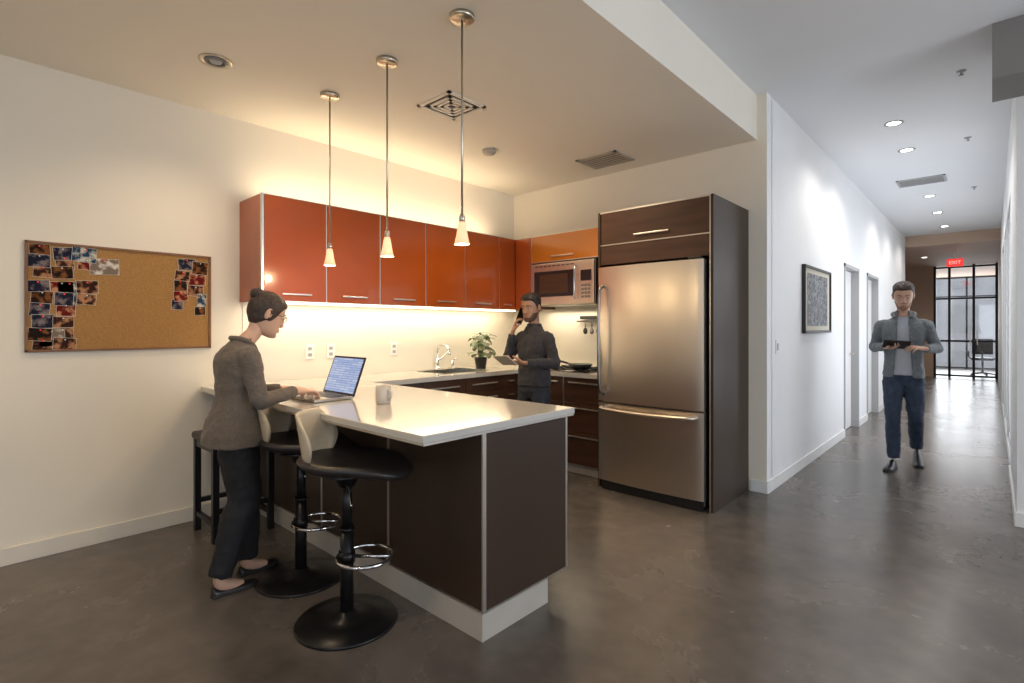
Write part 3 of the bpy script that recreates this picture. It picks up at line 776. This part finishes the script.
def make_shoes(parent,feet,L,m,low=False):
    for nme,(heel,yaw,lift) in zip(('shoe_right','shoe_left'),feet):
        b=B(nme)
        # pivot about the ball of the foot when the heel is lifted
        R=Matrix.Translation(heel)@Matrix.Rotation(yaw,4,'Z')@Matrix.Translation((0,L*.78,0))@Matrix.Rotation(-lift,4,'X')@Matrix.Translation((0,-L*.78,0))
        T=[(0,.016,.050),(.03,.028,.066),(.12,.033,.078),(.25,.034,.085),(.42,.036,.072),(.6,.042,.055),(.8,.042,.045),(.93,.032,.036),(1.0,.012,.022)]
        if low: T=[(0,.014,.05),(.03,.026,.052),(.12,.029,.042),(.25,.028,.035),(.42,.030,.031),(.6,.037,.031),(.8,.036,.032),(.93,.026,.028),(1.0,.008,.018)]
        up=[];so=[]
        for t,w,h in catmull(T,3):
            ring=[];r2=[]
            for k in range(20):
                a=2*math.pi*k/20; ca,sa=math.cos(a),math.sin(a)
                ring.append((w*ca,t*L,.012+max(-.006,(h-.012)*(sa if sa>0 else sa*.3))))
                r2.append((w*1.06*ca,t*L*1.01-.002,.007+.007*math.copysign(abs(sa)**.3,sa)))
            up.append(ring);so.append(r2)
        def toe(rs):
            out=[]
            for r in rs:
                q=[]
                for p in r:
                    p=V(p)
                    if lift>0 and p.y>L*.78:
                        d=p.y-L*.78; p=V((p.x,L*.78+d*math.cos(lift),p.z+d*math.sin(lift)*1.0))
                    q.append(p)
                out.append(q)
            return out
        b.loft(toe(up),m,True,mx=R); b.loft(toe(so),M['sole'],True,mx=R)
        b.done(parent=parent)
def cut(o,fn,th=.006):
    bm=bmesh.new(); bm.from_mesh(o.data)
    dl=[f for f in bm.faces if fn(f.calc_center_median(),f.normal)]
    bmesh.ops.delete(bm,geom=dl,context='FACES'); bm.to_mesh(o.data); bm.free()
    s=o.modifiers.new('s','SOLIDIFY'); s.thickness=th; s.offset=-1
def body(parent,P):
    b=B('trousers')
    b.loft([oring(c,w,d) for c,w,d in P['pelvis']],P['pm'])
    for hip,knee,ank in P['legs']:
        hip,knee,ank=map(V,(hip,knee,ank)); r=P['legr']
        b.tube([hip+V((0,0,.03)),hip.lerp(knee,.3),hip.lerp(knee,.7),knee,knee.lerp(ank,.3)+V((0,-.012,0)),knee.lerp(ank,.7),ank],r,P['pm'],sub=4,seg=24)
    o=b.done(parent=parent); bake(o,.007,4,P['pm'],.020)
    b=B('top')
    rows=catmull([(*c,w,d) for c,w,d in P['torso']],3)
    b.loft([oring(q[:3],q[3],q[4],e=2.4) for q in rows],P['tm'])
    for sh,el,wr in P['arms']:
        sh,el,wr=map(V,(sh,el,wr)); r=P['armr']
        inner=V((sh.x*.55,sh.y,sh.z+.012))
        b.tube([inner,sh,sh.lerp(el,.35),sh.lerp(el,.8),el,el.lerp(wr,.25),el.lerp(wr,.65),wr],r,P['tm'],sub=3,seg=20)
    o=b.done(parent=parent); bake(o,.0065,3,P['tm'],P.get('fold',.020))
    z0=P['torso'][0][0][2]
    op=P.get('open')
    def fn(c,n):
        if n.z<-.6 and c.z<z0+.02 and abs(c.x)<.2: return True
        return bool(op) and c.y>.0 and c.y<.30 and abs(c.x)<op(c.z) and n.y>.1
    cut(o,fn)
    if op:
        b=B('shirt'); b.loft([oring(q[:3],q[3]-.018,q[4]-.013,e=2.4) for q in rows[2:-1]],P['sm'])
        o2=b.done(parent=parent); bake(o2,.008,2,P['sm'],.005)

# --- woman at laptop
e=empty('woman_with_laptop',(-2.93,1.05,0),0)
P=dict(pm=M['blkcloth'],tm=M['blazer'],sm=M['black'],fold=.016,
 pelvis=[((0,-.01,.72),.10,.08),((0,-.01,.78),.145,.10),((0,-.01,.86),.145,.10),((0,0,.96),.11,.08)],
 legs=[((.072,-.015,.78),(.075,.01,.46),(.055,-.095,.095)),((-.072,.01,.78),(-.085,.095,.46),(-.09,.085,.095))],
 legr=[.085,.094,.082,.072,.070,.062,.056],
 torso=[((0,-.01,.745),.180,.142),((0,-.012,.80),.176,.137),((0,-.010,.88),.155,.117),((0,-.002,.97),.130,.093),((0,.008,1.06),.138,.097),((0,.012,1.14),.153,.108),((0,.008,1.20),.150,.098),((0,.014,1.245),.105,.078),((0,.028,1.275),.066,.058),((0,.038,1.297),.050,.047)],
 arms=[((.148,.01,1.200),(.195,.045,.980),(.105,.265,1.0)),((-.148,.015,1.200),(-.195,.07,.980),(-.09,.275,1.0))],
 armr=[.046,.053,.049,.044,.044,.041,.036,.032],
 open=lambda z: .012+.05*sst(z,1.0,1.25)+.06*sst(-z,-.86,-.74))
body(e,P)
make_head(e,(0,.155,1.425),math.radians(22),math.radians(-4),.98,M['skinf'],M['hairb'],female=True,neck_to=(0,.035,1.26),neck_r=.041,glasses=True)
make_hand(e,'hand_right',(.095,.292,.998),(-.22,1,-.06),(0,.05,1),(-1,0,0),M['skinf'],.92,curl=(22,25,15))
make_hand(e,'hand_left',(-.082,.302,.998),(.22,1,-.06),(0,.05,1),(1,0,0),M['skinf'],.92,curl=(22,25,15))
b=B('feet')
for (x,y) in ((.055,-.095),(-.09,.085)):
    b.tube([(x,y,.14),(x,y,.085),(x,y+.01,.055),(x,y+.06,.035),(x,y+.11,.024)],[.034,.031,.032,.028,.018],M['skinf'],sub=4,seg=18)
o=b.done(parent=e); bake(o,.004,3,M['skinf'])
make_shoes(e,(((.055,-.135,0),0,0),((-.09,.045,0),.1,0)),.225,M['shoe'],low=True)
b=B('collar'); b.tube([(-.045,.10,1.19),(-.056,.070,1.255),(-.056,.018,1.29),(0,-.022,1.297),(.056,.018,1.29),(.056,.070,1.255),(.045,.10,1.19)],[.006,.011,.013,.014,.013,.011,.006],M['blazer'],sub=4,rnd=True); b.done(parent=e)

# --- hall man, mid-stride, with tablet
e=empty('man_with_tablet',(-.64,6.37,0),math.radians(184))
P=dict(pm=M['jeans'],tm=M['cardigan'],sm=M['tee'],
 pelvis=[((0,-.005,.79),.11,.08),((0,-.005,.86),.145,.10),((0,-.005,.94),.145,.10),((0,0,1.04),.13,.09)],
 legs=[((.080,0,.85),(.080,.13,.49),(.070,.15,.10)),((-.080,0,.85),(-.095,.03,.48),(-.095,-.245,.165))],
 legr=[.088,.086,.072,.062,.064,.056,.054],
 torso=[((0,-.005,.87),.168,.122),((0,-.005,.91),.168,.122),((0,-.002,1.0),.158,.115),((0,0,1.10),.153,.111),((0,0,1.22),.166,.115),((0,0,1.32),.178,.116),((0,-.006,1.39),.165,.102),((0,-.006,1.435),.118,.084),((0,-.003,1.47),.082,.070),((0,.0,1.505),.062,.058),((0,.002,1.52),.056,.054)],
 arms=[((.172,-.008,1.375),(.238,-.06,1.155),(.135,.165,1.165)),((-.172,-.008,1.375),(-.258,-.05,1.155),(-.175,.18,1.155))],
 armr=[.050,.058,.054,.048,.048,.045,.039,.035],
 open=lambda z:(.050+.03*max(0,(1.25-z)/.4) if z<1.38 else .045))
body(e,P)
make_head(e,(0,.055,1.660),math.radians(18),math.radians(3),1.07,M['skinm'],M['hairb'],beard=M['stub'],neck_to=(0,0,1.46),neck_r=.053)
make_hand(e,'hand_right',(.122,.185,1.165),(-.75,.62,.05),(-.1,-.35,-.9),(0,1,.2),M['skinm'],1.,curl=(25,30,20))
make_hand(e,'hand_left',(-.160,.20,1.158),(.75,.65,.12),(-.05,.35,.85),(.2,-.5,0),M['skinm'],1.,curl=(22,28,20))
b=B('tablet'); mx=Matrix.Translation((.045,.262,1.195))@Matrix.Rotation(math.radians(28),4,'X')@Matrix.Rotation(.15,4,'Z')
b.box(-.105,.105,-.08,.08,-.005,.005,M['black'],.004,mx=mx); b.box(-.095,.095,-.068,.068,.0045,.0055,M['blackg'],mx=mx); b.done(parent=e)
make_shoes(e,(((.070,.09,0),-.16,0),((-.095,-.265,.0),.10,.38)),.29,M['shoe'])
b=B('hood'); b.tube([(-.070,.060,1.455),(-.085,-.02,1.485),(-.05,-.070,1.495),(0,-.085,1.49),(.05,-.070,1.495),(.085,-.02,1.485),(.070,.060,1.455)],[.012,.020,.026,.030,.026,.020,.012],M['cardigan'],sub=4,rnd=True); b.done(parent=e)

# --- kitchen man on phone
e=empty('man_on_phone',(-2.97,3.53,0),math.radians(176))
P=dict(pm=M['jeansk'],tm=M['sweater'],
 pelvis=[((0,0,.74),.11,.08),((0,0,.80),.14,.10),((0,0,.88),.14,.10),((0,0,.97),.13,.09)],
 legs=[((.078,0,.80),(.10,.03,.46),(.11,.0,.10)),((-.078,0,.80),(-.11,.03,.46),(-.12,.0,.10))],
 legr=[.085,.084,.07,.06,.062,.053,.050],
 torso=[((0,0,.845),.156,.112),((0,0,.90),.158,.114),((0,0,1.0),.148,.108),((0,0,1.11),.158,.110),((0,0,1.20),.170,.112),((0,-.005,1.27),.158,.100),((0,-.005,1.315),.112,.082),((0,.0,1.35),.078,.066),((0,.0,1.375),.060,.056),((0,.0,1.388),.054,.052)],
 arms=[((.163,0,1.262),(.232,.105,1.07),(.150,.125,1.29)),((-.163,0,1.262),(-.250,.0,1.05),(-.11,.20,1.055))],
 armr=[.048,.056,.052,.046,.046,.043,.038,.034])
body(e,P)
make_head(e,(0,.035,1.525),math.radians(8),math.radians(8),1.0,M['skint'],M['hairk'],beard=M['stubk'],neck_to=(0,0,1.35),neck_r=.050,lips=M['lipst'])
make_hand(e,'hand_right',(.143,.122,1.320),(-.30,-.12,.95),(.65,.72,.2),(-.2,.8,0),M['skint'],.97,curl=(30,40,30))
make_hand(e,'hand_left',(-.092,.212,1.055),(.85,.5,.05),(-.2,.3,-.9),(0,.2,1),M['skint'],.97,curl=(20,30,20))
b=B('phone'); mx=Matrix.Translation((.097,.072,1.455))@Matrix.Rotation(.25,4,'X')@Matrix.Rotation(-.2,4,'Y')
b.box(-.005,.005,-.036,.036,-.072,.072,M['black'],.003,mx=mx); b.done(parent=e)
b=B('notebook'); mx=Matrix.Translation((.055,.30,1.075))@Matrix.Rotation(math.radians(35),4,'X')@Matrix.Rotation(-.1,4,'Z')
b.box(-.10,.10,-.07,.07,-.003,.004,M['paper'],.001,mx=mx); b.done(parent=e)
make_shoes(e,(((.11,-.06,0),-.15,0),((-.12,-.06,0),.15,0)),.28,M['shoe'])
b=B('collar'); b.torus((0,0,1.378),.058,.010,M['sweater'],sy=.93); b.done(parent=e)

# ------------------------------------------------------------------ lights
def area(name,loc,rot,sx,sy,pw,col):
    l=bpy.data.lights.new(name,'AREA'); l.shape='RECTANGLE'; l.size=sx; l.size_y=sy; l.energy=pw; l.color=col
    o=bpy.data.objects.new(name,l); o.location=loc; o.rotation_euler=rot; scene.collection.objects.link(o); return o
def spot(name,loc,pw,col,ang=100,blend=.6,rot=(0,0,0),r=.05):
    l=bpy.data.lights.new(name,'SPOT'); l.energy=pw; l.color=col; l.spot_size=math.radians(ang); l.spot_blend=blend; l.shadow_soft_size=r
    o=bpy.data.objects.new(name,l); o.location=loc; o.rotation_euler=rot; scene.collection.objects.link(o); return o
H=math.pi/2
cool=(.86,.92,1.0); warm=(1,.78,.52)
area('daylight_behind',(1.4,Y0+.02,1.7),(H,0,0),3.9,1.9,22,cool)
area('daylight_right_1',(XR-.02,2.8,1.7),(H,0,H),3.1,1.9,70,cool)
area('daylight_right_2',(XR-.02,-1.1,1.7),(H,0,H),2.9,1.9,8,cool)
area('daylight_office',(0,YF-.2,1.6),(-H,0,0),7,2.8,240,(.9,.95,1))
for (a,c),p in zip(gl_,(30,22,16)): area('daylight_side_office',(.30,(a+c)/2,1.4),(H,0,H),c-a-.15,2.3,p,cool)
area('undercabinet_light',(-3.97,2.85,UZ0-.012),(0,0,0),.12,2.6,8,(1,.84,.60))
area('undercabinet_light_back',(-3.1,4.42,UZ0-.012),(0,0,0),1.0,.12,3.2,(1,.84,.60))
area('overcabinet_light',(-3.98,2.85,UZ1+.03),(math.pi,0,0),.12,2.5,9,(1,.80,.54))
for x,y,p in ((-3.32,1.08,22),(-1.9,.2,32),(-3.2,-.9,28),(-2.5,3.1,46)):
    spot('warm_fill_spot',(x,y,ZK-.03),p,warm,140)  # added fill to keep the left side warm; no lit fixtures at these points
for x,y in ((-.68,6.04),(-.68,7.04),(-.67,9.72),(-.67,11.2),(-.66,12.8)):
    spot('far_fill_spot',(x,y,ZH-.03),26,(1,.95,.90),150)
spot('far_fill_spot',(-1.2,16.0,3.0),50,(1,.90,.78),150)  # extra lamp added to brighten the tan wall in the far zone
w=bpy.data.worlds.new('world'); scene.world=w; w.use_nodes=True
bg=w.node_tree.nodes['Background']; bg.inputs[0].default_value=(.82,.90,1,1); bg.inputs[1].default_value=1.0

scene.view_settings.view_transform='Standard'
scene.view_settings.exposure=.3

cam=bpy.data.cameras.new('camera'); cam.sensor_width=36; cam.lens=18.42; cam.shift_y=-.0132; cam.clip_start=.05
co=bpy.data.objects.new('camera',cam); co.location=(0,0,1.35); co.rotation_euler=(H,0,math.radians(42.5)); scene.collection.objects.link(co); scene.camera=co
